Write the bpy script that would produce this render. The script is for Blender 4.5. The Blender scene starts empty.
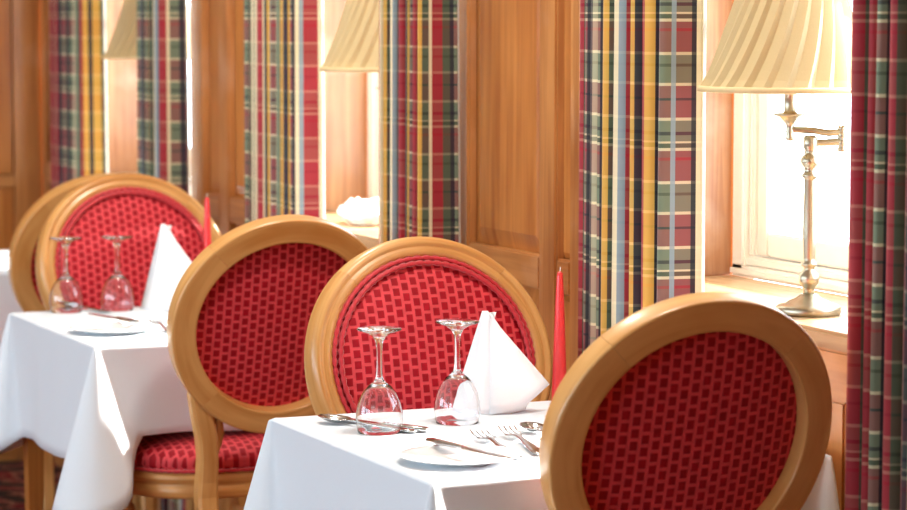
import bpy, bmesh, math, random
from mathutils import Vector, Matrix
SC = bpy.context.scene
COL = SC.collection
PI = math.pi
R = math.radians

# ---------------------------------------------------------------- camera
CAM_H, YAW, PITCH, FPX = 1.436, 23.57, 5.1, 2695.0
cam = bpy.data.cameras.new('camera')
camo = bpy.data.objects.new('camera', cam); COL.objects.link(camo)
camo.location = (0, 0, CAM_H)
camo.rotation_euler = (R(90 - PITCH), 0, R(-YAW))
cam.sensor_width = 36.0; cam.sensor_fit = 'HORIZONTAL'
cam.lens = FPX / 907.0 * 36.0
cam.clip_start = 0.05; cam.clip_end = 100
cam.dof.use_dof = True; cam.dof.focus_distance = 4.65; cam.dof.aperture_fstop = 5.0
SC.camera = camo

# ---------------------------------------------------------------- world, sun, exposure
SUN_STRENGTH, SKY_STRENGTH, EXPOSURE = 26.0, 8.8, -0.02
w = bpy.data.worlds.new('sky'); SC.world = w; w.use_nodes = True
bg = w.node_tree.nodes['Background']
bg.inputs[0].default_value = (0.70, 0.87, 1.0, 1); bg.inputs[1].default_value = SKY_STRENGTH
sun = bpy.data.lights.new('sun', 'SUN'); sun.energy = SUN_STRENGTH; sun.angle = R(0.8); sun.color = (1, 0.95, 0.86)
suno = bpy.data.objects.new('sun', sun); COL.objects.link(suno)
suno.rotation_euler = Vector((-1.0, -0.04, -0.60)).to_track_quat('-Z', 'Y').to_euler()
suno.location = (6, 3, 6)
SC.view_settings.view_transform = 'Standard'; SC.view_settings.look = 'None'
SC.view_settings.gamma = 1; SC.view_settings.use_curve_mapping = False
SC.view_settings.exposure = EXPOSURE
SC.cycles.max_bounces = 12; SC.cycles.diffuse_bounces = 5; SC.cycles.transparent_max_bounces = 16
SC.cycles.use_denoising = True

def portal(loc, size, sizey, to):
    l = bpy.data.lights.new('daylight_portal', 'AREA'); l.shape = 'RECTANGLE'; l.size = size; l.size_y = sizey
    l.cycles.is_portal = True
    o = bpy.data.objects.new('daylight_portal', l); COL.objects.link(o); o.location = loc
    o.rotation_euler = (0, R(90) if to[0] < 0 else R(-90), 0)
    l.size, l.size_y = sizey, size

# ---------------------------------------------------------------- materials
def newmat(name):
    m = bpy.data.materials.new(name); m.use_nodes = True
    nt = m.node_tree; b = nt.nodes['Principled BSDF']
    return m, nt, b
def N(nt, t, **kw):
    n = nt.nodes.new(t)
    for k, v in kw.items(): setattr(n, k, v)
    return n
def ramp(nt, stops, interp='LINEAR'):
    r = N(nt, 'ShaderNodeValToRGB'); e = r.color_ramp; e.interpolation = interp
    while len(e.elements) > 1: e.elements.remove(e.elements[-1])
    e.elements[0].position = stops[0][0]; e.elements[0].color = (*stops[0][1], 1)
    for p, c in stops[1:]:
        x = e.elements.new(p); x.color = (*c, 1)
    return r
def s2l(*c):
    return tuple(((v / 255) / 12.92 if v / 255 <= .04045 else ((v / 255 + .055) / 1.055) ** 2.4) for v in c)
def wood(name, dark, light, rough=.35, coat=.25, gs=1.0, blotch=None):
    m, nt, b = newmat(name)
    uv = N(nt, 'ShaderNodeUVMap'); mp = N(nt, 'ShaderNodeMapping')
    mp.inputs['Scale'].default_value = (3 * gs, 70 * gs, 1)
    oi = N(nt, 'ShaderNodeObjectInfo'); cx = N(nt, 'ShaderNodeCombineXYZ')
    mu = N(nt, 'ShaderNodeMath', operation='MULTIPLY'); mu.inputs[1].default_value = 37.0
    nt.links.new(oi.outputs['Random'], mu.inputs[0]); nt.links.new(mu.outputs[0], cx.inputs[0]); nt.links.new(mu.outputs[0], cx.inputs[2])
    nt.links.new(uv.outputs[0], mp.inputs[0]); nt.links.new(cx.outputs[0], mp.inputs['Location'])
    n1 = N(nt, 'ShaderNodeTexNoise'); n1.inputs['Scale'].default_value = 1.0; n1.inputs['Detail'].default_value = 6; n1.inputs['Distortion'].default_value = .6
    nt.links.new(mp.outputs[0], n1.inputs[0])
    mp2 = N(nt, 'ShaderNodeMapping'); mp2.inputs['Scale'].default_value = (4 * gs, 9 * gs, 1)
    nt.links.new(uv.outputs[0], mp2.inputs[0]); nt.links.new(cx.outputs[0], mp2.inputs['Location'])
    n2 = N(nt, 'ShaderNodeTexNoise'); n2.inputs['Scale'].default_value = 1.0; n2.inputs['Detail'].default_value = 3
    nt.links.new(mp2.outputs[0], n2.inputs[0])
    mx = N(nt, 'ShaderNodeMath', operation='MULTIPLY_ADD'); mx.inputs[1].default_value = .55
    m3 = N(nt, 'ShaderNodeMath', operation='MULTIPLY'); m3.inputs[1].default_value = .45
    nt.links.new(n2.outputs[0], m3.inputs[0]); nt.links.new(n1.outputs[0], mx.inputs[0]); nt.links.new(m3.outputs[0], mx.inputs[2])
    rp = ramp(nt, [(.33, dark), (.68, light)])
    nt.links.new(mx.outputs[0], rp.inputs[0])
    col = rp.outputs[0]
    if blotch:
        n4 = N(nt, 'ShaderNodeTexNoise'); n4.inputs['Scale'].default_value = 5; n4.inputs['Detail'].default_value = 5
        tc = N(nt, 'ShaderNodeTexCoord'); nt.links.new(tc.outputs['Object'], n4.inputs[0])
        r4 = ramp(nt, [(.55, (0, 0, 0)), (.75, (1, 1, 1))]); nt.links.new(n4.outputs[0], r4.inputs[0])
        mm = N(nt, 'ShaderNodeMix', data_type='RGBA'); mm.inputs['B'].default_value = (*blotch, 1)
        mf = N(nt, 'ShaderNodeMath', operation='MULTIPLY'); mf.inputs[1].default_value = .45
        nt.links.new(r4.outputs[0], mf.inputs[0]); nt.links.new(mf.outputs[0], mm.inputs['Factor']); nt.links.new(col, mm.inputs['A'])
        col = mm.outputs['Result']
    nt.links.new(col, b.inputs['Base Color'])
    bp = N(nt, 'ShaderNodeBump'); bp.inputs['Strength'].default_value = .12; bp.inputs['Distance'].default_value = .002
    nt.links.new(n1.outputs[0], bp.inputs['Height']); nt.links.new(bp.outputs[0], b.inputs['Normal'])
    b.inputs['Roughness'].default_value = rough; b.inputs['Coat Weight'].default_value = coat; b.inputs['Coat Roughness'].default_value = .2
    return m
def plain(name, col, rough=.5, metal=0, bump=0, bscale=300, sheen=0, **kw):
    m, nt, b = newmat(name)
    b.inputs['Base Color'].default_value = (*col, 1); b.inputs['Roughness'].default_value = rough; b.inputs['Metallic'].default_value = metal
    if sheen: b.inputs['Sheen Weight'].default_value = sheen
    tc = N(nt, 'ShaderNodeTexCoord'); n = N(nt, 'ShaderNodeTexNoise'); n.inputs['Scale'].default_value = bscale; n.inputs['Detail'].default_value = 3
    nt.links.new(tc.outputs['Object'], n.inputs[0])
    hs = N(nt, 'ShaderNodeHueSaturation'); hs.inputs['Color'].default_value = (*col, 1)
    mr = N(nt, 'ShaderNodeMapRange'); mr.inputs[3].default_value = .94; mr.inputs[4].default_value = 1.06
    nt.links.new(n.outputs[0], mr.inputs[0]); nt.links.new(mr.outputs[0], hs.inputs['Value']); nt.links.new(hs.outputs[0], b.inputs['Base Color'])
    if bump:
        bp = N(nt, 'ShaderNodeBump'); bp.inputs['Strength'].default_value = bump; bp.inputs['Distance'].default_value = .002
        nt.links.new(n.outputs[0], bp.inputs['Height']); nt.links.new(bp.outputs[0], b.inputs['Normal'])
    for k, v in kw.items(): b.inputs[k.replace('_', ' ')].default_value = v
    return m
def translucent(m, col, fac):
    nt = m.node_tree; b = nt.nodes['Principled BSDF']; out = nt.nodes['Material Output']
    t = N(nt, 'ShaderNodeBsdfTranslucent'); t.inputs[0].default_value = (*col, 1)
    mx = N(nt, 'ShaderNodeMixShader'); mx.inputs[0].default_value = fac
    nt.links.new(b.outputs[0], mx.inputs[1]); nt.links.new(t.outputs[0], mx.inputs[2]); nt.links.new(mx.outputs[0], out.inputs[0])
    return t

M = {}
M['chair'] = wood('honey beech', s2l(200, 136, 66), s2l(236, 184, 114), .38, .30, 1.4)
M['wall'] = wood('varnished oak', s2l(156, 92, 42), s2l(212, 146, 82), .36, .30, .8, s2l(214, 172, 138))
M['wallp'] = wood('oak panel', s2l(166, 92, 36), s2l(216, 144, 72), .34, .35, .7)
M['reveal'] = wood('worn oak reveal', s2l(140, 88, 54), s2l(190, 138, 94), .42, .15, .9, s2l(214, 184, 156))
M['sill'] = wood('pale oak sill', s2l(160, 118, 76), s2l(204, 166, 120), .4, .2, .8)
M['tleg'] = wood('table leg oak', s2l(150, 88, 34), s2l(206, 134, 62), .4, .2, 1)
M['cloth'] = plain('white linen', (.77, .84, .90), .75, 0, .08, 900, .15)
M['nap'] = plain('white napkin linen', (.88, .88, .9), .7, 0, .05, 700)
M['china'] = plain('white china', (.86, .86, .85), .12, 0)
M['paint'] = plain('white paint', s2l(222, 214, 200), .35, 0, .1, 40)
M['nickel'] = plain('brushed nickel', s2l(184, 174, 152), .34, 1)
M['silver'] = plain('silver', (.48, .47, .46), .18, 1)
M['candle'] = plain('red wax', s2l(228, 62, 64), .3, 0)
M['candle'].node_tree.nodes['Principled BSDF'].inputs['Subsurface Weight'].default_value = .5
M['candle'].node_tree.nodes['Principled BSDF'].inputs['Subsurface Radius'].default_value = (.01, .003, .003)
M['wick'] = plain('wick', (.9, .87, .8), .8)
M['plaster'] = plain('cream plaster', s2l(226, 214, 190), .8, 0, .1, 20)
M['lining'] = plain('curtain lining', (.86, .84, .80), .8); translucent(M['lining'], (.85, .82, .76), .35)
M['gimp'] = plain('red braid', s2l(206, 36, 50), .5, 0, 0, 300, .5)
# glass
m, nt, b = newmat('clear glass'); M['glass'] = m
b.inputs['Transmission Weight'].default_value = 1; b.inputs['Roughness'].default_value = 0; b.inputs['IOR'].default_value = 1.46
b.inputs['Base Color'].default_value = (.98, .99, 1, 1)
m, nt, b = newmat('window pane'); M['pane'] = m
tr = N(nt, 'ShaderNodeBsdfTransparent'); gl = N(nt, 'ShaderNodeBsdfGlossy'); gl.inputs['Roughness'].default_value = .02
mx = N(nt, 'ShaderNodeMixShader'); mx.inputs[0].default_value = .04
nt.links.new(tr.outputs[0], mx.inputs[1]); nt.links.new(gl.outputs[0], mx.inputs[2])
nt.links.new(mx.outputs[0], nt.nodes['Material Output'].inputs[0])
# velvet: staggered squares
def velvet():
    m, nt, b = newmat('cut velvet')
    uv = N(nt, 'ShaderNodeUVMap'); sp = N(nt, 'ShaderNodeSeparateXYZ'); cb = N(nt, 'ShaderNodeCombineXYZ')
    nt.links.new(uv.outputs[0], sp.inputs[0]); nt.links.new(sp.outputs[1], cb.inputs[0]); nt.links.new(sp.outputs[0], cb.inputs[1])
    br = N(nt, 'ShaderNodeTexBrick'); br.offset = .5; br.inputs['Scale'].default_value = 1
    br.inputs['Brick Width'].default_value = .0198; br.inputs['Row Height'].default_value = .0178
    br.inputs['Mortar Size'].default_value = .0036; br.inputs['Mortar Smooth'].default_value = .35
    br.inputs['Color1'].default_value = (*s2l(170, 5, 30), 1); br.inputs['Color2'].default_value = (*s2l(156, 5, 24), 1)
    br.inputs['Mortar'].default_value = (*s2l(224, 74, 82), 1)
    nt.links.new(cb.outputs[0], br.inputs[0])
    n = N(nt, 'ShaderNodeTexNoise'); n.inputs['Scale'].default_value = 60; n.inputs['Detail'].default_value = 3; nt.links.new(uv.outputs[0], n.inputs[0])
    mr = N(nt, 'ShaderNodeMapRange'); mr.inputs[3].default_value = .75; mr.inputs[4].default_value = 1.25; nt.links.new(n.outputs[0], mr.inputs[0])
    hs = N(nt, 'ShaderNodeHueSaturation'); nt.links.new(br.outputs[0], hs.inputs['Color']); nt.links.new(mr.outputs[0], hs.inputs['Value'])
    nt.links.new(hs.outputs[0], b.inputs['Base Color'])
    bp = N(nt, 'ShaderNodeBump'); bp.inputs['Strength'].default_value = .5; bp.inputs['Distance'].default_value = .002; bp.invert = False
    nt.links.new(br.outputs['Fac'], bp.inputs['Height']); nt.links.new(bp.outputs[0], b.inputs['Normal'])
    b.inputs['Roughness'].default_value = .65; b.inputs['Specular IOR Level'].default_value = .25; b.inputs['Sheen Weight'].default_value = .18; b.inputs['Sheen Tint'].default_value = (1, .35, .35, 1); b.inputs['Sheen Roughness'].default_value = .4
    return m
M['velvet'] = velvet()
# tartan
def tartan():
    m, nt, b = newmat('tartan')
    CR, CRM, NAV, GRN, GLD, BLU, MAU, OL = s2l(172, 16, 40), s2l(240, 226, 184), s2l(26, 26, 40), s2l(116, 130, 104), s2l(236, 180, 66), s2l(146, 164, 172), s2l(146, 76, 74), s2l(70, 82, 58)
    warp, wfac = [], []
    p = 0; seq = ((BLU, 6, .1), (CR, 18, .22), (CRM, 5, .1), (CR, 7, .2), (NAV, 5, .2), (CRM, 10, .6), (GRN, 6, .1), (GLD, 7, .3), (NAV, 5, .1), (CR, 12, .22), (CRM, 4, .1), (GRN, 13, .7), (NAV, 8, .1), (MAU, 12, .7), (CRM, 4, .1), (CR, 8, .15), (GLD, 8, .2), (NAV, 6, .1), (GLD, 12, .2), (OL, 7, .3), (CRM, 4, .1), (CR, 12, .2), (OL, 8, .2), (NAV, 4, .1), (GRN, 14, .7), (BLU, 4, .1), (MAU, 11, .7), (NAV, 4, .1), (CRM, 4, .1))
    seq = seq[::-1]; T_ = float(sum(q[1] for q in seq))
    for c, wd, fc in seq:
        warp.append((p / T_, c)); wfac.append((p / T_, (fc, fc, fc))); p += wd
    weft = []; p = 0
    seq2 = ((GRN, 26), (OL, 5), (GRN, 14), (CRM, 5), (MAU, 34), (CR, 5), (MAU, 10), (CRM, 5), (OL, 8), (CRM, 3), (GRN, 10), (NAV, 6), (GRN, 18), (CRM, 5), (MAU, 28), (NAV, 4), (MAU, 20), (CRM, 5))
    T_ = float(sum(q[1] for q in seq2))
    for c, wd in seq2:
        weft.append((p / T_, c)); p += wd
    uv = N(nt, 'ShaderNodeUVMap'); sp = N(nt, 'ShaderNodeSeparateXYZ'); nt.links.new(uv.outputs[0], sp.inputs[0])
    outs = []
    for k, (st, per) in enumerate(((warp, .34), (weft, .22), (wfac, .34))):
        d = N(nt, 'ShaderNodeMath', operation='DIVIDE'); d.inputs[1].default_value = per; nt.links.new(sp.outputs[k % 2], d.inputs[0])
        f = N(nt, 'ShaderNodeMath', operation='FRACT'); nt.links.new(d.outputs[0], f.inputs[0])
        rp = ramp(nt, st, 'CONSTANT'); nt.links.new(f.outputs[0], rp.inputs[0]); outs.append(rp.outputs[0])
    mx = N(nt, 'ShaderNodeMix', data_type='RGBA')
    nt.links.new(outs[2], mx.inputs['Factor'])
    nt.links.new(outs[0], mx.inputs['A']); nt.links.new(outs[1], mx.inputs['B'])
    nt.links.new(mx.outputs['Result'], b.inputs['Base Color']); b.inputs['Roughness'].default_value = .7; b.inputs['Sheen Weight'].default_value = .15
    t = translucent(m, (.5, .3, .2), .10); nt.links.new(mx.outputs['Result'], t.inputs[0])
    wv = N(nt, 'ShaderNodeTexNoise'); wv.inputs['Scale'].default_value = 900; nt.links.new(uv.outputs[0], wv.inputs[0])
    bp = N(nt, 'ShaderNodeBump'); bp.inputs['Strength'].default_value = .15; bp.inputs['Distance'].default_value = .001
    nt.links.new(wv.outputs[0], bp.inputs['Height']); nt.links.new(bp.outputs[0], b.inputs['Normal'])
    return m
M['tartan'] = tartan()
# lamp shade silk
M['shade'] = plain('pleated cream silk', s2l(204, 184, 138), .6, 0, .05, 400); translucent(M['shade'], s2l(232, 208, 156), .24)
M['shadetrim'] = plain('cream braid', s2l(214, 190, 140), .6)
# carpet
def carpet():
    m, nt, b = newmat('patterned carpet')
    tc = N(nt, 'ShaderNodeTexCoord')
    v = N(nt, 'ShaderNodeTexVoronoi'); v.inputs['Scale'].default_value = 9; nt.links.new(tc.outputs['Object'], v.inputs[0])
    n = N(nt, 'ShaderNodeTexNoise'); n.inputs['Scale'].default_value = 14; n.inputs['Detail'].default_value = 4; nt.links.new(tc.outputs['Object'], n.inputs[0])
    ad = N(nt, 'ShaderNodeMath', operation='MULTIPLY_ADD'); ad.inputs[1].default_value = .5
    nt.links.new(v.outputs['Distance'], ad.inputs[0]); nt.links.new(n.outputs[0], ad.inputs[2])
    rp = ramp(nt, [(.0, s2l(84, 10, 20)), (.56, s2l(128, 20, 32)), (.64, s2l(150, 40, 44)), (.70, s2l(196, 140, 110)), (.76, s2l(110, 20, 30)), (.84, s2l(60, 50, 40))])
    nt.links.new(ad.outputs[0], rp.inputs[0]); nt.links.new(rp.outputs[0], b.inputs['Base Color']); b.inputs['Roughness'].default_value = .95
    n2 = N(nt, 'ShaderNodeTexNoise'); n2.inputs['Scale'].default_value = 500; nt.links.new(tc.outputs['Object'], n2.inputs[0])
    bp = N(nt, 'ShaderNodeBump'); bp.inputs['Strength'].default_value = .5; bp.inputs['Distance'].default_value = .004
    nt.links.new(n2.outputs[0], bp.inputs['Height']); nt.links.new(bp.outputs[0], b.inputs['Normal'])
    return m
M['carpet'] = carpet()

# ---------------------------------------------------------------- mesh helpers
class MB:
    def __init__(s): s.v = []; s.f = []; s.uv = []; s.sm = []
    def quad(s, idx, uvs, smooth=True): s.f.append(tuple(idx)); s.uv.append(list(uvs)); s.sm.append(smooth)
    def grid(s, P, uv=None, closu=False, closv=False, smooth=True, flip=False):
        """P[i][j] points; uv[i][j]"""
        n, m = len(P), len(P[0]); o = len(s.v)
        for row in P: s.v.extend([tuple(p) for p in row])
        for i in range(n if closu else n - 1):
            for j in range(m if closv else m - 1):
                i2, j2 = (i + 1) % n, (j + 1) % m
                ids = [o + i * m + j, o + i2 * m + j, o + i2 * m + j2, o + i * m + j2]
                if uv:
                    us = [uv[i][j], uv[i + 1 if i + 1 < len(uv) else i2][j], uv[i + 1 if i + 1 < len(uv) else i2][j + 1 if j + 1 < len(uv[0]) else j2], uv[i][j + 1 if j + 1 < len(uv[0]) else j2]]
                else: us = [(0, 0)] * 4
                if flip: ids.reverse(); us.reverse()
                s.quad(ids, us, smooth)
    def poly(s, pts, uvs=None, smooth=False):
        o = len(s.v); s.v.extend([tuple(p) for p in pts]); s.quad(range(o, o + len(pts)), uvs or [(p[0], p[1]) for p in pts], smooth)
    def lathe(s, prof, n=32, c=(0, 0, 0), mod=None):
        P, U = [], []; L = 0
        for k, (r, z) in enumerate(prof):
            if k: L += math.hypot(r - prof[k - 1][0], z - prof[k - 1][1])
            row, ur = [], []
            for i in range(n):
                a = 2 * PI * i / n; rr = r * (mod(a, z) if mod else 1)
                row.append((c[0] + rr * math.cos(a), c[1] + rr * math.sin(a), c[2] + z)); ur.append((L, a * .03))
            ur.append((L, 2 * PI * .03)); P.append(row); U.append(ur)
        s.grid(P, U, closv=True, flip=True)
    def tube(s, pts, rad, n=10, cap=True, squash=None):
        pts = [Vector(p) for p in pts]; P, U = [], []; L = 0; up = Vector((0, 0, 1))
        t0 = (pts[1] - pts[0]).normalized()
        if abs(t0.z) > .9: up = Vector((0, 1, 0))
        nrm = t0.cross(up).normalized()
        for i, p in enumerate(pts):
            t = (pts[min(i + 1, len(pts) - 1)] - pts[max(i - 1, 0)]).normalized()
            nrm = (nrm - t * nrm.dot(t)).normalized(); bn = t.cross(nrm)
            r = rad[i] if isinstance(rad, (list, tuple)) else rad
            if i: L += (p - pts[i - 1]).length
            sq = squash or (1, 1)
            P.append([p + nrm * (r * sq[0] * math.cos(2 * PI * k / n)) + bn * (r * sq[1] * math.sin(2 * PI * k / n)) for k in range(n)])
            U.append([(L, k * .01) for k in range(n + 1)])
        s.grid(P, U, closv=True)
        if cap:
            s.poly(P[0][::-1]) ; s.poly(P[-1])
    def build(s, name, mat, parent=None, loc=None, merge=None):
        me = bpy.data.meshes.new(name); me.from_pydata(s.v, [], s.f)
        ul = me.uv_layers.new(name='UVMap')
        k = 0
        for fi, f in enumerate(s.f):
            for u in s.uv[fi]: ul.data[k].uv = u; k += 1
        me.polygons.foreach_set('use_smooth', s.sm)
        if merge:
            bm = bmesh.new(); bm.from_mesh(me); bmesh.ops.remove_doubles(bm, verts=bm.verts, dist=merge); bm.to_mesh(me); bm.free()
        me.update()
        return link(name, me, mat, parent, loc)
def link(name, me, mat, parent=None, loc=None):
    o = bpy.data.objects.new(name, me); COL.objects.link(o)
    if mat is not None and not me.materials: me.materials.append(mat)
    if parent: o.parent = parent
    if loc: o.location = loc
    return o
def box(name, x0, x1, y0, y1, z0, z1, mat, parent=None, bev=0.0, grain=None):
    bm = bmesh.new(); bmesh.ops.create_cube(bm, size=1)
    d = (x1 - x0, y1 - y0, z1 - z0); c = ((x0 + x1) / 2, (y0 + y1) / 2, (z0 + z1) / 2)
    for v in bm.verts: v.co = Vector((c[i] + v.co[i] * d[i] for i in range(3)))
    if bev: bmesh.ops.bevel(bm, geom=bm.edges[:], offset=bev, segments=2, affect='EDGES', clamp_overlap=True)
    g = grain if grain is not None else d.index(max(d))
    ul = bm.loops.layers.uv.new('UVMap')
    for f in bm.faces:
        n = [abs(x) for x in f.normal]; k = n.index(max(n)); ax = [i for i in range(3) if i != k]
        if g in ax: u, v = g, [i for i in ax if i != g][0]
        else: u, v = ax
        for l in f.loops: l[ul].uv = (l.vert.co[u], l.vert.co[v])
    me = bpy.data.meshes.new(name); bm.to_mesh(me); bm.free()
    return link(name, me, mat, parent)
def tag(o, label=None, cat=None, group=None, kind=None):
    if label: o['label'] = label
    if cat: o['category'] = cat
    if group: o['group'] = group
    if kind: o['kind'] = kind
    return o
def empty(name, loc, rz=0):
    o = bpy.data.objects.new(name, None); COL.objects.link(o); o.location = loc; o.rotation_euler = (0, 0, rz); o.empty_display_size = .1
    return o
def copy_tree(o, parent=None):
    c = o.copy(); COL.objects.link(c)
    if parent: c.parent = parent
    for ch in list(o.children): copy_tree(ch, c)
    return c

# ---------------------------------------------------------------- the room
W = 2.245                # face of the window wall (x)
YF = 8.45                # face of the far wall (y)
ZS, ZH, ZC = .935, 2.25, 2.75   # sill top, window head, ceiling
XL, YN = -3.6, -2.0
FR = W + .32             # window frame plane
BAYS = [(3.19, 4.55), (5.125, 6.45), (6.915, 8.27)]   # near / far corner of each opening
fl = box('floor', XL, W + .4, YN, YF + .1, -.05, 0, M['carpet']); tag(fl, 'red patterned carpet floor', None, None, 'structure')
ce = box('ceiling', XL, W + .4, YN, YF + .1, ZC, ZC + .05, M['plaster']); tag(ce, 'cream plaster ceiling', None, None, 'structure')

wr = box('wall_right', W + .02, FR + .06, YN, BAYS[0][0], 0, ZC, M['wallp'], grain=2)
tag(wr, 'oak panelled window wall', None, None, 'structure')
box('header', W + .004, FR + .06, BAYS[0][0], YF, ZH, ZC, M['wall'], wr, .003, 1)
def piece(n, *a, **k): return box(n, *a, parent=wr, **k)
def pier(y0, y1, widths):
    piece('pier_core', W + .022, FR + .06, y0 + .002, y1 - .002, 0, ZH, M['wallp'], bev=.002, grain=2)
    y = y1; k = 0
    edges = []
    for wd in widths: edges.append((y - wd, y)); y -= wd
    edges[-1] = (y0, edges[-1][1])
    for k, (a, b) in enumerate(edges):
        if k % 2 == 0:
            piece('stile', W, W + .024, a, b, .0, ZH, M['wall'], bev=.005, grain=2)
        else:
            piece('rail', W + .001, W + .024, a, b, .900, .968, M['wall'], bev=.004, grain=1)
            piece('rail', W + .001, W + .024, a, b, 2.14, ZH, M['wall'], bev=.004, grain=1)
            piece('rail', W + .001, W + .024, a, b, .0, .16, M['wall'], bev=.004, grain=1)
            for z0, z1 in ((.16, .900), (.968, 2.14)):
                # raised and fielded panel
                mb = MB(); x0, x1 = W + .021, W + .012; mg = min(.035, (b - a) * .22)
                o = [(x0, a, z0), (x0, b, z0), (x0, b, z1), (x0, a, z1)]
                i = [(x1, a + mg, z0 + mg), (x1, b - mg, z0 + mg), (x1, b - mg, z1 - mg), (x1, a + mg, z1 - mg)]
                def U(p): return (p[2], p[1])
                for q in range(4):
                    r = (q + 1) % 4; mb.poly([o[r], o[q], i[q], i[r]], [U(o[r]), U(o[q]), U(i[q]), U(i[r])])
                mb.poly(i[::-1], [U(p) for p in i[::-1]])
                mb.build('panel', M['wallp'], wr, merge=1e-5)
pier(BAYS[0][1], BAYS[1][0], (.052, .340, .076, .06, .05))
pier(BAYS[1][1], BAYS[2][0], (.11, .13, .075, .14, .06))
pier(BAYS[2][1], YF, (.06, .06, .06))
pier(BAYS[0][0] - .6, BAYS[0][0], (.06, .48, .06))
for n, (a, b) in enumerate(BAYS):
    # far and near reveals
    piece('reveal_board', W + .026, FR, b - .012, b + .001, ZS, ZH, M['reveal'], bev=.002, grain=2)
    piece('reveal_board', W + .026, FR, a - .001, a + .012, ZS, ZH, M['wall'], bev=.002, grain=2)
    # dado under the sill
    piece('dado_core', W + .03, FR + .06, a, b, 0, ZS - .03, M['wallp'], grain=1)
    piece('dado_rail', W + .006, W + .032, a, b, ZS - .11, ZS - .03, M['wall'], bev=.004, grain=1)
    piece('dado_rail', W + .006, W + .032, a, b, 0, .14, M['wall'], bev=.004, grain=1)
    for k in range(4):
        y = a + (b - a - .07) * k / 3
        piece('dado_stile', W + .007, W + .032, y, y + .07, .14, ZS - .11, M['wall'], bev=.004, grain=2)
    # window
    wn = empty('window_%d' % (n + 1), (0, 0, 0)); tag(wn, 'white painted casement window', None, None, 'structure')
    box('window_sill', W + .004, FR + .002, a + .012, b - .012, ZS - .03, ZS, M['sill'], wn, .006, 1)
    F0 = FR
    A, B = a + .012, b - .012
    for y0, y1 in ((A, A + .045), (B - .045, B)): box('frame_jamb', F0, F0 + .06, y0, y1, ZS, ZH, M['paint'], wn, .005)
    for y0, y1 in ((A + .045, A + .062), (B - .062, B - .045)): box('frame_bead', F0 + .012, F0 + .06, y0, y1, ZS + .04, ZH - .04, M['paint'], wn, .004)
    box('frame_sill', F0 - .006, F0 + .06, A, B, ZS, ZS + .022, M['paint'], wn, .006)
    box('frame_sill', F0 + .008, F0 + .06, A, B, ZS + .020, ZS + .040, M['paint'], wn, .005)
    box('frame_head', F0, F0 + .06, A, B, ZH - .045, ZH, M['paint'], wn, .005)
    mid = (A + B) / 2
    for q, (y0, y1) in enumerate(((A + .066, mid - .004), (mid + .004, B - .066))):
        for u0, u1 in ((y0, y0 + .04), (y1 - .04, y1)): box('casement_stile', F0 + .018, F0 + .056, u0, u1, ZS + .042, ZH - .048, M['paint'], wn, .004)
        box('casement_rail', F0 + .018, F0 + .056, y0 + .04, y1 - .04, ZS + .042, ZS + .088, M['paint'], wn, .004)
        box('casement_rail', F0 + .018, F0 + .056, y0 + .04, y1 - .04, ZH - .09, ZH - .048, M['paint'], wn, .004)
        box('glazing_bar', F0 + .026, F0 + .05, y0 + .04, y1 - .04, 1.62, 1.64, M['paint'], wn, .003)
        box('pane', F0 + .036, F0 + .040, y0 + .038, y1 - .038, ZS + .086, 1.622, M['pane'], wn)
        box('pane', F0 + .036, F0 + .040, y0 + .038, y1 - .038, 1.638, ZH - .088, M['pane'], wn)
    portal((FR + .062, mid, (ZS + ZH) / 2), b - a, ZH - ZS, (-1, 0, 0))
# far wall
wf = box('wall_far', XL, FR + .06, YF + .022, YF + .1, 0, ZC, M['wallp'], grain=2); tag(wf, 'oak panelled end wall', None, None, 'structure')
for k in range(7):
    x1 = W - .0 - k * .80
    box('stile', x1 - .09, x1, YF, YF + .024, 0, ZC, M['wall'], wf, .004, 2)
    if k < 6:
        for z0, z1 in ((0, .16), (.885, .925), (2.4, ZC)):
            box('rail', x1 - .80, x1 - .09, YF + .001, YF + .024, z0, z1, M['wall'], wf, .004, 0)
        for z0, z1 in ((.16, .885), (.925, 2.4)): box('panel', x1 - .80, x1 - .09, YF + .014, YF + .023, z0, z1, M['wallp'], wf, .006, 2)
# opposite wall with its wide windows, and the wall behind the camera
LW = ((-.2, 1.5), (2.0, 4.7), (5.1, 7.8))   # openings of the opposite wall
wl = box('wall_left', XL - .1, XL, YN, YF + .1, 0, .9, M['wallp'], grain=1); tag(wl, 'oak dado of the opposite wall', None, None, 'structure')
box('header', XL - .1, XL, YN, YF + .1, 2.25, ZC, M['plaster'], wl)
for y0, y1 in ((YN, LW[0][0]), (LW[0][1], LW[1][0]), (LW[1][1], LW[2][0]), (LW[2][1], YF + .1)): box('pier_core', XL - .1, XL, y0, y1, .9, 2.25, M['wallp'], wl, 0, 2)
for y0, y1 in LW: portal((XL - .05, (y0 + y1) / 2, 1.575), y1 - y0, 1.35, (1, 0, 0))
wb = box('wall_near', XL - .1, FR + .06, YN - .1, YN, 0, ZC, M['wallp'], grain=2); tag(wb, 'oak panelled wall behind the diners', None, None, 'structure')

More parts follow.
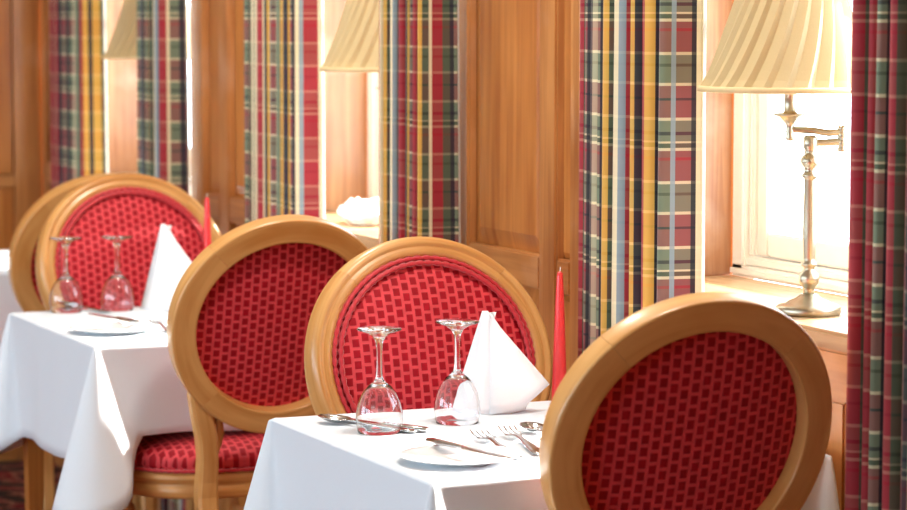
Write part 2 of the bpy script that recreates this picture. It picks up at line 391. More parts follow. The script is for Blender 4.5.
# ---------------------------------------------------------------- added fill lights, out of view overhead, to brighten the camera-facing chairs
def ceiling_fill(x, y, lab):
    r = empty('ceiling_fill', (x, y, ZC)); tag(r, lab, 'light', 'added fill lights over the tables')
    mb = MB(); mb.lathe([(0, -.001), (.16, -.001), (.165, -.010), (.155, -.030), (.150, -.032), (.150, -.012), (0, -.012)], 40); mb.build('canopy', M['nickel'], r, merge=1e-5)
    mb = MB(); mb.lathe([(.149, -.026), (.13, -.034), (.07, -.040), (0, -.042)], 40); mb.build('diffuser', M['lining'], r, merge=1e-5)
    l = bpy.data.lights.new('ceiling_fill_lamp', 'AREA'); l.shape = 'DISK'; l.size = .28; l.energy = FILL_W; l.color = (1, .93, .84)
    o = bpy.data.objects.new('ceiling_fill_lamp', l); COL.objects.link(o); o.parent = r; o.location = (0, 0, -.046)
FILL_W = 26.0
ceiling_fill(1.85, 3.85, 'added round fill light, unseen, above the nearest table')
ceiling_fill(1.85, 5.63, 'added round fill light, unseen, above the second table')

# ---------------------------------------------------------------- curtains
def curtain(y0, y1, folds, seed, label, amp=.030, xc=W - .055, zt=2.38, u0=0.0, lead=1, du=1.0, squeeze=False):
    rnd = random.Random(seed)
    root = empty('curtain', (xc, (y0 + y1) / 2, 0)); tag(root, label, 'curtain', 'tartan curtains at the windows')
    n = folds * 16; rows = 60
    ws = [rnd.uniform(.65, 1.4) for _ in range(folds)]; tot = sum(ws); ph = [0]
    for x in ws: ph.append(ph[-1] + x / tot)
    ams = [rnd.uniform(.7, 1.25) for _ in range(folds + 1)]
    drift = [rnd.uniform(-.012, .012) for _ in range(folds + 1)]
    def at(s, z):
        k = 0
        while k < folds - 1 and s > ph[k + 1]: k += 1
        t = (s - ph[k]) / (ph[k + 1] - ph[k])
        a = (ams[k] * (1 - t) + ams[k + 1] * t) * amp * (.8 + .25 * (1 - z / zt))
        dy = (drift[k] * (1 - t) + drift[k + 1] * t) * (1 - z / 1.5)
        fl_ = 1 + .03 * (1 - z / zt)
        far = max(0, (s if lead < 0 else 1 - s) - .55) / .45
        if lead > 0: far = 0
        q = min(1, max(0, (.79 - z) / .035)) if squeeze else 0; sq = q * q * (3 - 2 * q)
        x = a * math.cos(2 * PI * t) * ((1 - .45 * far) * (1 - .62 * sq)) + .030 * far + sq * .042 + .006 * (1 - sq) * math.sin(5 * s + seed)
        y = (s - .5) * (y1 - y0) * fl_ + dy + .10 * (ph[k + 1] - ph[k]) * (y1 - y0) * math.sin(4 * PI * t) * min(1, s * 8, (1 - s) * 8)
        return x, y
    P = []; U = []
    arc = [0]
    for i in range(n):
        a, b = at(i / n, 1.2), at((i + 1) / n, 1.2); arc.append(arc[-1] + math.hypot(a[0] - b[0], a[1] - b[1]))
    Lp = []
    for j in range(rows + 1):
        z = .012 + (zt - .012) * j / rows
        row = []; ur = []; lr = []
        for i in range(n + 1):
            x, y = at(i / n, z); row.append((x, y, z)); ur.append((u0 + arc[i] * du, z))
            s_ = i / n; e = 0
            xl, yl = at(s_, z)
            # lining: behind, a touch past the leading edge
            yy = yl + (lead * .003 * (1 if (i > n - 3 if lead > 0 else i < 3) else 0))
            xa, ya = at(max(0, s_ - .002), z); xb, yb = at(min(1, s_ + .002), z); tl = math.hypot(xb - xa, yb - ya) or 1
            lr.append((xl + .006 * (yb - ya) / tl, yy - .006 * (xb - xa) / tl, z))
        P.append(row); U.append(ur); Lp.append(lr)
    mb = MB(); mb.grid(P, U); a = mb.build('drape', M['tartan'], root)
    mb = MB(); mb.grid(Lp, U); b = mb.build('lining', M['lining'], root)
    for o in (a, b):
        md = o.modifiers.new('thickness', 'SOLIDIFY'); md.thickness = .0022; md.offset = 0
    return root
curtain(3.12, 3.49, 8, 3, 'tartan curtain at the right edge, in front of the lamp with the visible stem', u0=.20, du=.7, lead=1, amp=.042)
curtain(4.055, 4.475, 9, 8, 'tartan curtain with a gold stripe between the oak pier and the near lamp', u0=.0, lead=-1, amp=.042, du=.60, squeeze=True)
curtain(5.085, 5.355, 8, 5, 'dark tartan curtain against the middle oak pier, right of the middle lamp', u0=.05, du=.75, lead=1, amp=.038, squeeze=True)
curtain(5.86, 6.34, 9, 12, 'tartan curtain behind the back-turned chair, left of the middle window reveal', u0=.3, du=.75, lead=-1, amp=.036, squeeze=True)
curtain(6.90, 7.14, 6, 21, 'shadowed tartan curtain right of the farthest lamp', u0=.18, du=.75, lead=1, amp=.034, squeeze=True)
curtain(7.675, 8.19, 9, 33, 'sunlit tartan curtain beside the end wall, farthest from the camera', u0=.1, du=.75, lead=-1, amp=.034, squeeze=True)

# ---------------------------------------------------------------- chairs
def make_chair():
    root = empty('dining_chair', (0, 0, 0))
    LEAN = R(15); cs, sn = math.cos(LEAN), math.sin(LEAN)
    RA, RB = .236, .234
    ZCn, YCn = .806, -.299
    def bp(a, b, n):   # back plane: a lateral, b up the back, n towards the sitter (slight wrap)
        n2 = n + .35 * a * a
        return (a, YCn - b * sn + n2 * cs, ZCn + b * cs + n2 * sn)
    def egg(phi, r):    # r = distance inwards from the outer edge
        return ((RA - r) * math.cos(phi), (RB - r) * math.sin(phi) - .0)
    prof = [(.0, -.022), (.0, -.029), (.0004, -.032), (.0016, -.0338), (.004, -.0345), (.008, -.0346), (.030, -.0348), (.044, -.0346), (.0470, -.0345), (.0485, -.0338), (.0495, -.032), (.0498, -.028), (.050, .002), (.048, .008), (.045, .009), (.042, .009),
            (.040, .014), (.034, .020), (.026, .021), (.022, .016), (.019, .016), (.015, .020), (.008, .018), (.003, .010), (.0, .002)]
    def arc(name, p0, p1, k):
        mb = MB(); n = 26; P = []; U = []
        for i in range(n + 1):
            ph = p0 + (p1 - p0) * i / n; row = []; ur = []
            for j, (r, nn) in enumerate(prof + [prof[0]]):
                a, b = egg(ph, r)
                if j < len(prof): row.append(bp(a, b, nn))
                ur.append((ph * .2 + k * 3.7, j * .008 + k))
            P.append(row); U.append(ur)
        mb.grid(P, U, closv=True, flip=True)
        mb.poly(P[0]); mb.poly(P[-1][::-1])
        o = mb.build(name, M['chair'], root)
        return o
    g = R(.12)
    arc('crest_rail', R(48) + g, R(134) - g, 0); arc('side_rail', R(134), R(226) - g, 1); arc('bottom_rail', R(226), R(314), 2); arc('side_rail', R(314) + g, R(408), 3)
    # upholstery
    def pad(name, nf, flip, r0=.050):
        mb = MB(); P = []; U = []
        for i in range(13):
            t = i / 12; row = []; ur = []
            for k in range(56):
                ph = 2 * PI * k / 56; a, b = egg(ph, r0); a *= t; b *= t
                row.append(bp(a, b, nf(t))); ur.append((a, b))
            ur.append(ur[0]); P.append(row); U.append(ur)
        mb.grid(P, U, closv=True, flip=flip)
        return mb.build(name, M['velvet'], root, merge=1e-5)
    pad('back_pad', lambda t: .010 + .030 * (1 - t ** 3.4), False, .0395)
    pad('rear_panel', lambda t: -.004 - .008 * (1 - t ** 4), True, .0475)
    for rr, nn in ((.0425, .0175), (.0525, .0245)):
        mb = MB(); n = 200; P = []
        for i in range(n):
            ph = 2 * PI * i / n; bead = .0028 + .0030 * abs(math.sin(ph * 34)); a, b = egg(ph, rr); row = []
            for k in range(6):
                q = 2 * PI * k / 6; aa, bb = egg(ph, rr + bead * math.cos(q)); row.append(bp(aa, bb, nn + bead * math.sin(q)))
            P.append(row)
        mb.grid(P, None, closu=True, closv=True); mb.build('piping', M['gimp'], root)
    # rear legs running up as stiles into the oval
    for s in (-1, 1):
        pts = [(.172, .0, -.118), (.166, .0, -.150), (.154, .0, -.195), (.142, .0, -.245), (.136, .0, -.29), (.134, .0, -.34)]
        secs = []
        for (a, n_, b) in pts:
            x, y, z = bp(a * s, b, -.012); secs.append((x, y, z))
        secs += [(.134 * s, -.212, .440), (.134 * s, -.218, .38), (.134 * s, -.245, .20), (.134 * s, -.285, .0)]
        wd = [.014, .020, .022, .021, .020, .021, .0225, .021, .018, .015]
        dp = [.016, .018, .020, .020, .020, .020, .0205, .020, .018, .015]
        mb = MB(); P = []; U = []; L = 0
        for i, p in enumerate(secs):
            t = (Vector(secs[min(i + 1, len(secs) - 1)]) - Vector(secs[max(i - 1, 0)])).normalized()
            ex = Vector((1, 0, 0)); ex = (ex - t * ex.dot(t)).normalized(); ey = t.cross(ex)
            if i: L += (Vector(p) - Vector(secs[i - 1])).length
            c = .3
            sh = [(-1, -1 + c), (-1 + c, -1), (1 - c, -1), (1, -1 + c), (1, 1 - c), (1 - c, 1), (-1 + c, 1), (-1, 1 - c)]
            P.append([Vector(p) + ex * wd[i] * u + ey * dp[i] * v for u, v in sh]); U.append([(L, k * .02) for k in range(9)])
        mb.grid(P, U, closv=True, smooth=False); mb.poly(P[0][::-1]); mb.poly(P[-1])
        bm_o = mb.build('rear_leg', M['chair'], root)
        # little scroll bracket inside the stile
        mb = MB(); Q = []
        for zz, ww in ((.625, .000), (.605, .006), (.58, .012), (.555, .009), (.53, .002)):
            y = -.21 - (zz - .47) * .268; Q.append([(s * (.118 - ww), y - .012, zz), (s * .124, y - .014, zz), (s * .124, y + .014, zz), (s * (.118 - ww), y + .012, zz)])
        mb.grid(Q, [[(i * .02, k * .01) for k in range(5)] for i in range(5)], closv=True, flip=s > 0); mb.poly(Q[0], smooth=False); mb.poly(Q[-1][::-1])
        mb.build('bracket', M['chair'], root)
    # seat
    def outline(k, n=64):
        ph = 2 * PI * k / n; c, s_ = math.cos(ph), math.sin(ph); e = .62
        x = math.copysign(abs(c) ** e, c); y = math.copysign(abs(s_) ** e, s_)
        wv = .268 + .034 * y
        return x * wv * (1 - .05 * max(0, -y)), y * .178 - .014 + .012 * (1 - x * x) * (1 if y > 0 else -.3)
    def ring(name, prof2, mat, top=False, planar=False, closed=True):
        mb = MB(); P = []; U = []
        for j, (off, z) in enumerate(prof2):
            row = []; ur = []
            for k in range(64):
                x, y = outline(k); f = 1 + off / .22
                row.append((x * f, y * f, z)); ur.append((x * f, y * f) if planar else (k * .024, j * .012))
            ur.append(ur[0] if planar else (64 * .024, j * .012)); P.append(row); U.append(ur)
        mb.grid(P, U, closv=True, flip=True, closu=closed)
        return mb.build(name, mat, root, merge=1e-5)
    ring('seat_rail', [(-.03, .430), (0, .430), (.003, .435), (.003, .455), (-.002, .459), (.004, .464), (.006, .473), (.002, .481), (-.004, .485), (-.03, .485)], M['chair'])
    ring('seat_cushion', [(-.012, .477), (-.004, .485), (.004, .499), (.002, .515), (-.012, .529), (-.04, .540), (-.09, .548), (-.15, .552), (-.2198, .553)], M['velvet'], planar=True, closed=False)
    mb = MB(); P = []
    for i in range(192):
        k = i / 3; x, y = outline(k); bead = .0034 + .0014 * abs(math.sin(i * PI / 3)); row = []
        for q in range(6):
            a = 2 * PI * q / 6; f = 1 + (.003 + bead * math.cos(a)) / .22; row.append((x * f, y * f, .4885 + bead * math.sin(a)))
        P.append(row)
    mb.grid(P, None, closu=True, closv=True, flip=True); mb.build('piping', M['gimp'], root)
    for s in (-1, 1):
        mb = MB(); mb.lathe([(.0, 0), (.012, 0), (.014, .01), (.012, .02), (.015, .10), (.021, .26), (.023, .30), (.018, .305), (.018, .312), (.025, .318), (.027, .326), (.025, .334), (.018, .340), (.018, .346), (.028, .352), (.030, .362), (.028, .372), (.022, .378), (.024, .384), (.028, .432), (.0, .432)], 16, (s * .215, .125, 0))
        mb.build('front_leg', M['chair'], root)
    return root
chair = make_chair()
CH = [ # x, y of the top of the back, facing (+1 away, -1 towards the camera), label
    (1.908, 3.435, 1, 0, 'oval-backed chair in the right foreground, back turned, dark red velvet in shade'),
    (1.897, 4.52, -1, 0, 'oval-backed chair facing the camera at the nearest table, red velvet brightly lit'),
    (1.872, 5.12, 1, 0, 'back-turned oval chair with its red seat showing, between the two laid tables'),
    (1.915, 6.42, -1, 0, 'oval-backed chair facing the camera behind the second table with its two upturned glasses'),
    (1.93, 6.64, 1, 0, 'back-turned oval chair of which only a brown rim shows behind the farther red chair'),
]
for i, (x, ytop, d, rz, lab) in enumerate(CH):
    o = chair if i == 0 else copy_tree(chair)
    o.location = (x, ytop + d * .36, 0); o.rotation_euler = (0, 0, (0 if d > 0 else PI) + R(rz))
    if i == 3: o.scale = (1.02, 1.02, 1.012)
    tag(o, lab, 'chair', 'oval-backed dining chairs')

# ---------------------------------------------------------------- tables and cloths
TX, L = 1.535, .70
TY = [3.595, 5.375, 7.02]
def make_table():
    root = empty('dining_table', (0, 0, 0))
    box('table_top', -.332, .332, -.345, .345, .715, .742, M['tleg'], root, .004)
    box('apron', -.30, .30, -.31, .31, .64, .715, M['tleg'], root, .003)
    for sx in (-1, 1):
        for sy in (-1, 1):
            mb = MB(); P = []; U = []
            for z, h in ((0, .014), (.35, .018), (.64, .022)):
                P.append([(sx * .300 + a * h, sy * .30 + b * h, z) for a, b in ((-1, -1), (1, -1), (1, 1), (-1, 1))]); U.append([(z, k * .05) for k in range(5)])
            mb.grid(P, U, closv=True, smooth=False, flip=False); mb.poly(P[0][::-1]); mb.build('leg', M['tleg'], root)
    return root
def make_cloth(name, seed):
    """white cloth over a square table; origin at the table centre on the floor"""
    rnd = random.Random(seed); H_ = L / 2 + .002; HX = .337; zt = .7495
    def bez(a, b, c, d, t):
        s = 1 - t; return tuple(a[i] * s ** 3 + 3 * b[i] * s * s * t + 3 * c[i] * s * t * t + d[i] * t ** 3 for i in range(2))
    corners = [(-1, -1), (1, -1), (1, 1), (-1, 1)]
    dropX, dropY = .268, .190    # sides facing x / sides facing y
    cols = []   # each: function z-> (x,y), depth
    p1, p2, p3, p4 = rnd.uniform(0, 6), rnd.uniform(0, 6), rnd.uniform(0, 6), rnd.uniform(0, 6)
    ns = 26
    for ci in range(4):
        c = corners[ci]; nx = corners[(ci + 1) % 4]
        # incoming side normal e1, outgoing side normal e2
        pv = corners[(ci - 1) % 4]
        din = ((c[0] - pv[0]) / 2, (c[1] - pv[1]) / 2); dout = ((nx[0] - c[0]) / 2, (nx[1] - c[1]) / 2)
        e1 = (din[1], -din[0]); e2 = (dout[1], -dout[0])
        d1 = dropX if abs(e1[0]) > .5 else dropY; d2 = dropX if abs(e2[0]) > .5 else dropY
        cx, cy = c[0] * HX, c[1] * H_
        for k in range(21):
            t = k / 20
            tip = max(d1, d2) * 1.0
            # depth: from d1 over the flap tip back to d2
            base = d1 * (1 - t) + d2 * t
            depth = base + (.352 - base) * math.sin(PI * t) ** 1.1
            def f(z, t=t, e1=e1, e2=e2, din=din, dout=dout, cx=cx, cy=cy):
                a = .46 * z + .012; o = .27 * z + .003; fl_ = .02 * z
                def pt(x1, x2): return (cx + e1[0] * x1 + e2[0] * x2, cy + e1[1] * x1 + e2[1] * x2)
                A = pt(fl_, -a); P1 = pt(o, -.02 * z); P2 = pt(-.02 * z, o); D = pt(-a, fl_)
                if t < .36:
                    q = t / .36; return bez(A, pt(fl_, -a * .35), pt(o * .8, -.30 * z), P1, q)
                if t > .64:
                    q = (t - .64) / .36; return bez(P2, pt(-.30 * z, o * .8), pt(-a * .35, fl_), D, q)
                q = (t - .36) / .28; return bez(P1, pt(o * 1.22, .12 * z), pt(.12 * z, o * 1.22), P2, q)
            cols.append((f, depth))
        for k in range(1, ns):
            t = k / ns
            d2n = d2
            def f(z, t=t, e2=e2, dout=dout, cx=cx, cy=cy):
                a = .46 * z + .012
                s0 = a; s1 = 2 * (HX if abs(dout[0]) > .5 else H_) - a; s_ = s0 + (s1 - s0) * t
                wv = z * (.02 + .022 * math.sin(s_ * 15 + p1 + e2[0] * 2 + e2[1]) * math.sin(PI * t) + .012 * math.sin(s_ * 34 + p2) * math.sin(PI * t))
                return (cx + dout[0] * s_ + e2[0] * wv, cy + dout[1] * s_ + e2[1] * wv)
            cols.append((f, d2n + .003 * math.sin(t * 9 + p3)))
    rows = [0, .015, .04, .08, .14, .22, .32, .42, .52, .62, .72, .82, .91, 1.0]
    mb = MB(); P = []; U = []
    rr = .008
    for j, v in enumerate([-2, -1] + rows):
        row = []; ur = []
        for i, (f, dep) in enumerate(cols):
            if v < 0:
                x, y = f(0); k = (H_ - (rr * 2.2 if v == -2 else rr * .9)) / H_; row.append((min(x, HX) * k, y * k, zt + (.0018 if v == -2 else .0012)))
            else:
                z = v * dep; x, y = f(z); row.append((min(x, HX + .005), y, zt - (rr * .35 if v == 0 else 0) - z))
            ur.append((i * .02, j * .03))
        ur.append((len(cols) * .02, j * .03)); P.append(row); U.append(ur)
    mb.grid(P, U, closv=True, flip=True)
    mb.poly(P[0])
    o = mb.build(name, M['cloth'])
    bm = bmesh.new(); bm.from_mesh(o.data); bmesh.ops.remove_doubles(bm, verts=bm.verts, dist=1e-5); bmesh.ops.recalc_face_normals(bm, faces=bm.faces); bm.to_mesh(o.data); bm.free()
    md = o.modifiers.new('thickness', 'SOLIDIFY'); md.thickness = .0012; md.offset = 0
    return o
table = make_table()
TL = ['oak table under the nearest white cloth, between the two foreground chairs', 'oak table under the second white cloth, its legs showing at lower left', 'oak table under the white cloth at the far left edge']
CL = ['white tablecloth on the nearest laid table', 'white tablecloth with a long corner fold on the second table, at lower left', 'white tablecloth at the far left edge, mostly hidden by a chair']
for i, y in enumerate(TY):
    o = table if i == 0 else copy_tree(table); o.location = (TX + .337, y + L / 2, 0); tag(o, TL[i], 'table', 'square dining tables')
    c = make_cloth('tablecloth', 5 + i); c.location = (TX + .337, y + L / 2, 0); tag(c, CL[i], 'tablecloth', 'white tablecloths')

ZT = .7522
# ---------------------------------------------------------------- wine glasses, upside down
def make_glass():
    root = empty('wine_glass', (0, 0, 0))
    out = [(.0365, 0), (.0390, .010), (.0402, .022), (.0392, .037), (.0352, .053), (.0285, .068), (.019, .080), (.010, .087), (.0062, .093)]
    inn = [(r - .0013, z if k == 0 else z - .0008) for k, (r, z) in enumerate(out[:-2])] + [(.004, .0815), (.0, .082)]
    mb = MB(); mb.lathe(inn[::-1] + [(.0362, -.0004)] + out, 40); mb.build('bowl', M['glass'], root, merge=1e-5)
    mb = MB(); mb.lathe([(.0062, .093), (.0050, .105), (.0045, .125), (.0048, .142), (.0065, .156), (.011, .164)], 40); mb.build('stem', M['glass'], root)
    mb = MB(); mb.lathe([(.011, .164), (.022, .1715), (.036, .1755), (.0380, .1772), (.0370, .1790), (.020, .1800), (.0, .1803)], 40); mb.build('foot', M['glass'], root, merge=1e-5)
    return root
g0 = make_glass()
GL = [(1.643, 4.07, 'left of the two upturned wine glasses on the nearest table'), (1.802, 4.115, 'right upturned wine glass on the nearest table, next to the standing napkin'),
      (1.655, 6.03, 'left of the two upturned wine glasses on the second table'), (1.775, 6.02, 'right upturned wine glass on the second table, next to its napkin')]
for i, (x, y, lab) in enumerate(GL):
    o = g0 if i == 0 else copy_tree(g0)
    o.location = (x, y, ZT); o.scale = (.98, .98, .96); tag(o, lab, 'wine glass', 'upturned wine glasses')

# ---------------------------------------------------------------- napkins
def make_napkin():
    mb = MB()
    # open folded cone standing on its hem; x to the wall, y away
    apex = Vector((.0, .0, .190))
    base = [(-.062, .010), (-.052, -.016), (-.030, -.034), (.000, -.044), (.030, -.036), (.058, -.018), (.082, .004), (.050, .020), (.010, .030), (-.030, .026), (-.062, .010)]
    hz = [0, 0, 0, 0, 0, .004, .052, .020, 0, 0, 0]
    P = []; U = []
    n = len(base)
    for j in range(15):
        t = j / 14; row = []; ur = []
        for k, (x, y) in enumerate(base):
            top = Vector((-.012 + .024 * (k / (n - 1)) * 1.0, -.004 if k < 6 else .004, .186 + (.004 if k < 5 else 0)))
            b = Vector((x, y, hz[k])); bul = math.sin(PI * t) * .006 * math.sin(k * 2.1)
            q = top.lerp(b, t ** .92); q += Vector((bul, bul * .5, 0))
            row.append(q); ur.append((t, k * .1))
        P.append(row); U.append(ur)
    mb.grid(P, U, smooth=True)
    # the overlapping outer leaf with its pointed corner
    leaf = []; n2 = 10
    for j in range(n2 + 1):
        t = j / n2
        top = Vector((.000, -.008, .183))
        a = top.lerp(Vector((-.004, -.049, .001)), t); b = top.lerp(Vector((.050, -.038, .010)), t); c = top.lerp(Vector((.100, -.006, .050)), t)
        leaf.append([a, (a + b) / 2 + Vector((0, -.004 * t, 0)), b, (b + c) / 2 + Vector((0, -.004 * t, 0)), c])
    mb.grid(leaf, [[(0, 0)] * 5] * (n2 + 1))
    o = mb.build('napkin', M['nap']); md = o.modifiers.new('thickness', 'SOLIDIFY'); md.thickness = .0024
    return o
nk = make_napkin(); nk.location = (1.906, 4.215, ZT); nk.scale = (1.05, 1.05, .92); nk.rotation_euler = (0, 0, R(-18)); tag(nk, 'white napkin folded into a standing peak on the nearest table', 'napkin', 'standing napkins')
n2 = nk.copy(); COL.objects.link(n2); n2.location = (1.885, 5.99, ZT); n2.scale = (1, 1, 1.05); tag(n2, 'white napkin folded into a standing peak on the second table', 'napkin', 'standing napkins')

# ---------------------------------------------------------------- side plates
mb = MB(); mb.lathe([(0, .002), (.045, .002), (.047, .0), (.050, .0), (.052, .003), (.078, .012), (.086, .015), (.0875, .0165), (.086, .0178), (.076, .0150), (.056, .0075), (.048, .0055), (0, .005)], 56)
pl = mb.build('side_plate', M['china'], merge=1e-5); pl.location = (1.645, 3.75, ZT); pl.scale = (1.08, 1.08, .7); tag(pl, 'white side plate with a knife on it on the nearest table', 'plate', 'side plates')
p2 = pl.copy(); COL.objects.link(p2); p2.location = (1.640, 5.60, ZT); tag(p2, 'white side plate with a knife on it on the second table', 'plate', 'side plates')

# ---------------------------------------------------------------- cutlery (each runs along +y from the handle end at the origin)
def strip(mb, secs, n=10):
    """secs: (y, half width, z centre, half thickness)"""
    P = []; U = []
    for y, hw, zc, ht in secs:
        P.append([(hw * math.cos(2 * PI * k / n), y, zc + ht * math.sin(2 * PI * k / n)) for k in range(n)]); U.append([(y, k * .01) for k in range(n + 1)])
    mb.grid(P, U, closv=True); mb.poly(P[0][::-1], smooth=True); mb.poly(P[-1], smooth=True)
HAND = [(0, .004, .004, .002), (.006, .0090, .004, .0028), (.03, .0085, .0045, .0028), (.07, .0058, .006, .0026), (.10, .0042, .0075, .0024), (.118, .0040, .009, .0022)]
def knife():
    r = empty('knife', (0, 0, 0))
    mb = MB(); strip(mb, [(0, .004, .006, .003), (.006, .0095, .006, .0045), (.04, .009, .006, .0045), (.075, .0072, .006, .0042), (.088, .006, .006, .004)]); mb.build('handle', M['silver'], r)
    mb = MB(); strip(mb, [(.086, .0055, .006, .003), (.095, .0085, .006, .0012), (.15, .0095, .006, .0010), (.185, .0085, .006, .0009), (.200, .003, .006, .0006)]); mb.build('blade', M['silver'], r)
    return r
def fork():
    r = empty('fork', (0, 0, 0))
    mb = MB(); strip(mb, HAND + [(.128, .006, .0085, .002), (.136, .0115, .007, .0016), (.146, .0125, .006, .0014)]); mb.build('handle', M['silver'], r)
    for k in range(4):
        x = (k - 1.5) * .0068; mb = MB(); P = []
        for y, z, h in ((.142, .0062, .0021), (.158, .0058, .0019), (.172, .0068, .0016), (.188, .0105, .0008)):
            P.append([(x - h, y, z - .001), (x + h, y, z - .001), (x + h, y, z + .0012), (x - h, y, z + .0012)])
        mb.grid(P, None, closv=True, smooth=False); mb.poly(P[0][::-1]); mb.poly(P[-1]); mb.build('tine', M['silver'], r)
    return r
def spoon():
    r = empty('spoon', (0, 0, 0))
    mb = MB(); strip(mb, HAND + [(.13, .0042, .0085, .0018)]); mb.build('handle', M['silver'], r)
    mb = MB(); P = []
    for i in range(13):
        t = i / 12; y = .128 + .058 * t; hw = .0195 * math.sqrt(max(0, 1 - (2 * t - 1) ** 2)) * (1.0 - .12 * t) + .0008; row = []
        for k in range(9):
            q = k / 4 - 1; dp = .009 * (1 - q * q) * math.sin(PI * t) ** .7; row.append((hw * q, y, .0125 - dp - .003 * (1 - t)))
        P.append(row)
    mb.grid(P, None); o = mb.build('bowl', M['silver'], r); md = o.modifiers.new('thickness', 'SOLIDIFY'); md.thickness = .0012
    return r
def lay(root, x0, y0, x1, y1, z, label, cat, group, tilt=0, sc=1.12):
    root.scale = (sc, sc, 1)
    """handle end at (x0,y0), pointing to (x1,y1)"""
    root.location = (x0, y0, z); root.rotation_euler = (R(tilt), 0, math.atan2(-(x1 - x0), y1 - y0)); tag(root, label, cat, group)
K, Fk, Sp = knife(), fork(), spoon()
GR = 'silver cutlery on the laid tables'
lay(K, 1.640, 3.86, 1.672, 3.70, ZT + .0125, 'silver knife lying across the side plate on the nearest table', 'knife', GR)
lay(Fk, 1.732, 3.725, 1.767, 3.93, ZT, 'silver fork nearest the side plate on the nearest table', 'fork', GR, 0, 1.3)
o = copy_tree(Fk); lay(o, 1.780, 3.74, 1.820, 3.93, ZT, 'silver fork farther from the side plate on the nearest table', 'fork', GR, 0, 1.3)
o = copy_tree(Sp); lay(o, 1.862, 3.79, 1.880, 4.1, ZT, 'silver spoon by the foreground chair rim, right of the two forks', 'spoon', GR)
lay(Sp, 1.690, 4.03, 1.600, 4.20, ZT, 'silver spoon behind the left wine glass on the nearest table', 'spoon', GR)
o = copy_tree(K); lay(o, 1.712, 4.03, 1.60, 4.27, ZT - .001, 'silver knife behind the left wine glass, its handle end showing to the right', 'knife', GR)
o = copy_tree(K); lay(o, 1.700, 5.60, 1.655, 5.79, ZT + .0125, 'silver knife lying across the side plate on the second table', 'knife', GR)
o = copy_tree(Fk); lay(o, 1.745, 5.52, 1.775, 5.75, ZT, 'silver fork on the second table beside the back-turned chair', 'fork', GR)
o = copy_tree(Sp); lay(o, 1.735, 5.95, 1.690, 6.1, ZT, 'silver spoon between the two wine glasses on the second table', 'spoon', GR)

# ---------------------------------------------------------------- candles
def make_candle():
    r = empty('taper_candle', (0, 0, 0))
    mb = MB(); mb.lathe([(0, 0), (.014, 0), (.0142, .004), (.0125, .05), (.0105, .12), (.0075, .21), (.0055, .250), (.0042, .257), (0, .259)], 20); mb.build('wax', M['candle'], r, merge=1e-5)
    mb = MB(); mb.tube([(0, 0, .257), (.0005, 0, .262), (.001, 0, .267)], .0009, 6); mb.build('wick', M['wick'], r)
    return r
c1 = make_candle(); c1.location = (2.051, 4.235, ZT); c1.scale = (1, 1, .91); tag(c1, 'tall red taper candle between the sunlit chair and the foreground chair', 'candle', 'red taper candles')
c2 = copy_tree(c1); c2.location = (1.985, 5.99, ZT); c2.scale = (1, 1, 1); tag(c2, 'red taper candle at the right rim of the farther red chair', 'candle', 'red taper candles')

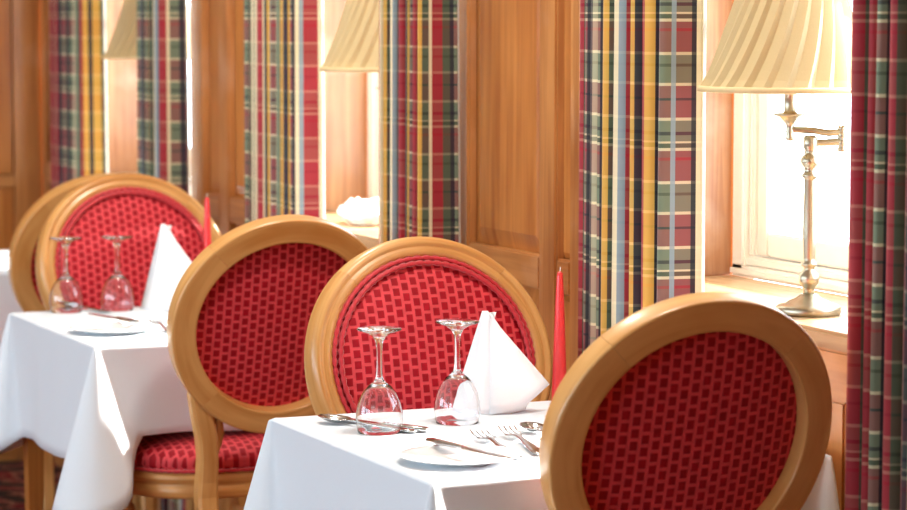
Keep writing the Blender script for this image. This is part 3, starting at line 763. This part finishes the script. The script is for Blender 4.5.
# ---------------------------------------------------------------- lamps
def make_lamp():
    r = empty('table_lamp', (0, 0, 0))
    mb = MB(); mb.lathe([(0, 0), (.052, 0), (.054, .003), (.054, .012), (.050, .016), (.040, .018), (.034, .022), (.022, .027), (.014, .034), (0, .034)], 40); mb.build('base', M['nickel'], r, merge=1e-5)
    mb = MB(); mb.lathe([(0, .03), (.010, .032), (.009, .040), (.011, .046), (.016, .052), (.0175, .060), (.016, .068), (.009, .074), (.009, .079), (.0135, .082), (.0135, .086), (.009, .089), (.0105, .095), (.0115, .14), (.0098, .225), (.0105, .228), (.0145, .231), (.0145, .235), (.0105, .238), (.0105, .246), (.015, .251), (.0175, .257), (.015, .264), (.0098, .269), (.0098, .276), (.0125, .280), (.0125, .296), (.008, .300), (0, .301)], 24); mb.build('pole', M['nickel'], r, merge=1e-5)
    # swing arm: from the pole towards +x, hinge, back towards -x
    mb = MB(); mb.tube([(0, 0, .288), (.025, -.002, .288), (.050, -.004, .290)], .0062, 10)
    mb.build('lower_arm', M['nickel'], r)
    mb = MB(); mb.lathe([(0, .272), (.0075, .273), (.0075, .279), (.0055, .281), (.0075, .284), (.0075, .292), (.0055, .294), (.0075, .297), (.0075, .305), (.0055, .307), (.0075, .310), (.0065, .316), (0, .317)], 16, (.052, -.004, 0)); mb.build('hinge', M['nickel'], r, merge=1e-5)
    mb = MB(); mb.tube([(.052, -.004, .306), (.030, -.002, .304), (.005, 0, .308), (-.030, .004, .310)], .0058, 10); mb.build('upper_arm', M['nickel'], r)
    mb = MB(); mb.lathe([(0, .290), (.006, .291), (.0075, .296), (.0055, .301), (.0075, .306), (.0055, .312), (.008, .320), (.018, .331), (.0275, .334), (.0280, .336), (.012, .337), (.010, .340), (.010, .372), (.013, .374), (.013, .386), (.012, .420), (0, .421)], 24, (-.034, .004, 0)); mb.build('candle_cup', M['nickel'], r, merge=1e-5)
    # shade
    H0, H1 = .377, .615; npl = 26
    def prof(t): return .150 + (.066 - .150) * (t ** .80)
    mb = MB(); P = []; n = npl * 6; rows = 14; tw = R(34)
    for j in range(rows + 1):
        t = j / rows; row = []
        for i in range(n):
            a = 2 * PI * i / n + tw * t; fr_ = (i % 6) / 6.0
            saw = (fr_ / .66 if fr_ < .66 else (1 - fr_) / .34)
            rr = prof(t) * (1 + .055 * (saw - .5)); row.append((-.034 + rr * math.cos(a), .004 + rr * math.sin(a), H0 + (H1 - H0) * t))
        P.append(row)
    mb.grid(P, None, closv=True, smooth=False, flip=True); sh = mb.build('shade', M['shade'], r)
    md = sh.modifiers.new('thickness', 'SOLIDIFY'); md.thickness = .0012
    for t, zz in ((0, H0), (1, H1)):
        mb = MB(); rr = prof(t) + .001; mb.lathe([(rr, zz - .004), (rr + .0035, zz - .003), (rr + .003, zz + .005), (rr - .001, zz + .006), (rr - .003, zz + .001), (rr, zz - .004)], 64, (-.034, .004, 0)); mb.build('shade_trim', M['shadetrim'], sh, merge=1e-5)
    mb = MB(); mb.tube([(-.034, .004, .42), (-.034, .004, .598)], .003, 8)
    for k in range(3):
        a = k * 2 * PI / 3; mb.tube([(-.034, .004, .596), (-.034 + .064 * math.cos(a), .004 + .064 * math.sin(a), .598)], .0016, 6)
    mb.build('harp', M['nickel'], r)
    mb = MB(); mb.lathe([(0, .421), (.012, .423), (.014, .440), (.026, .468), (.030, .490), (.026, .510), (.014, .524), (0, .528)], 20, (-.034 + .0, .004, 0)); mb.build('bulb', M['china'], r, merge=1e-5)
    return r
lamp = make_lamp()
LP = [(2.345, 3.885, 'brushed nickel swing-arm lamp with a pleated cream shade on the nearest sill'), (2.345, 5.665, 'pleated cream lamp half hidden by the dark curtain, at the middle window'), (2.365, 7.49, 'pleated cream lamp at the farthest window')]
for i, (x, y, lab) in enumerate(LP):
    o = lamp if i == 0 else copy_tree(lamp); o.location = (x, y, ZS); o.rotation_euler = (0, 0, R(-23)); tag(o, lab, 'lamp', 'swing-arm lamps on the sills')

# ---------------------------------------------------------------- crumpled cloth on the middle sill
bm = bmesh.new(); bmesh.ops.create_icosphere(bm, subdivisions=4, radius=1)
from mathutils import noise
for v in bm.verts:
    n = v.co.normalized(); k = 1 + .38 * noise.noise(n * 1.6 + Vector((3, 1, 7))) + .30 * abs(noise.noise(n * 3.4)) + .08 * noise.noise(n * 9)
    v.co = Vector((n.x * .055 * k, n.y * .085 * k, max(-.0, (n.z * .5 + .38) * .062 * k)))
me = bpy.data.meshes.new('crumpled_napkin'); bm.to_mesh(me); bm.free()
me.polygons.foreach_set('use_smooth', [True] * len(me.polygons))
o = link('crumpled_napkin', me, M['nap']); o.location = (2.385, 5.985, ZS + .001); tag(o, 'crumpled white napkin left on the middle window sill', 'napkin')
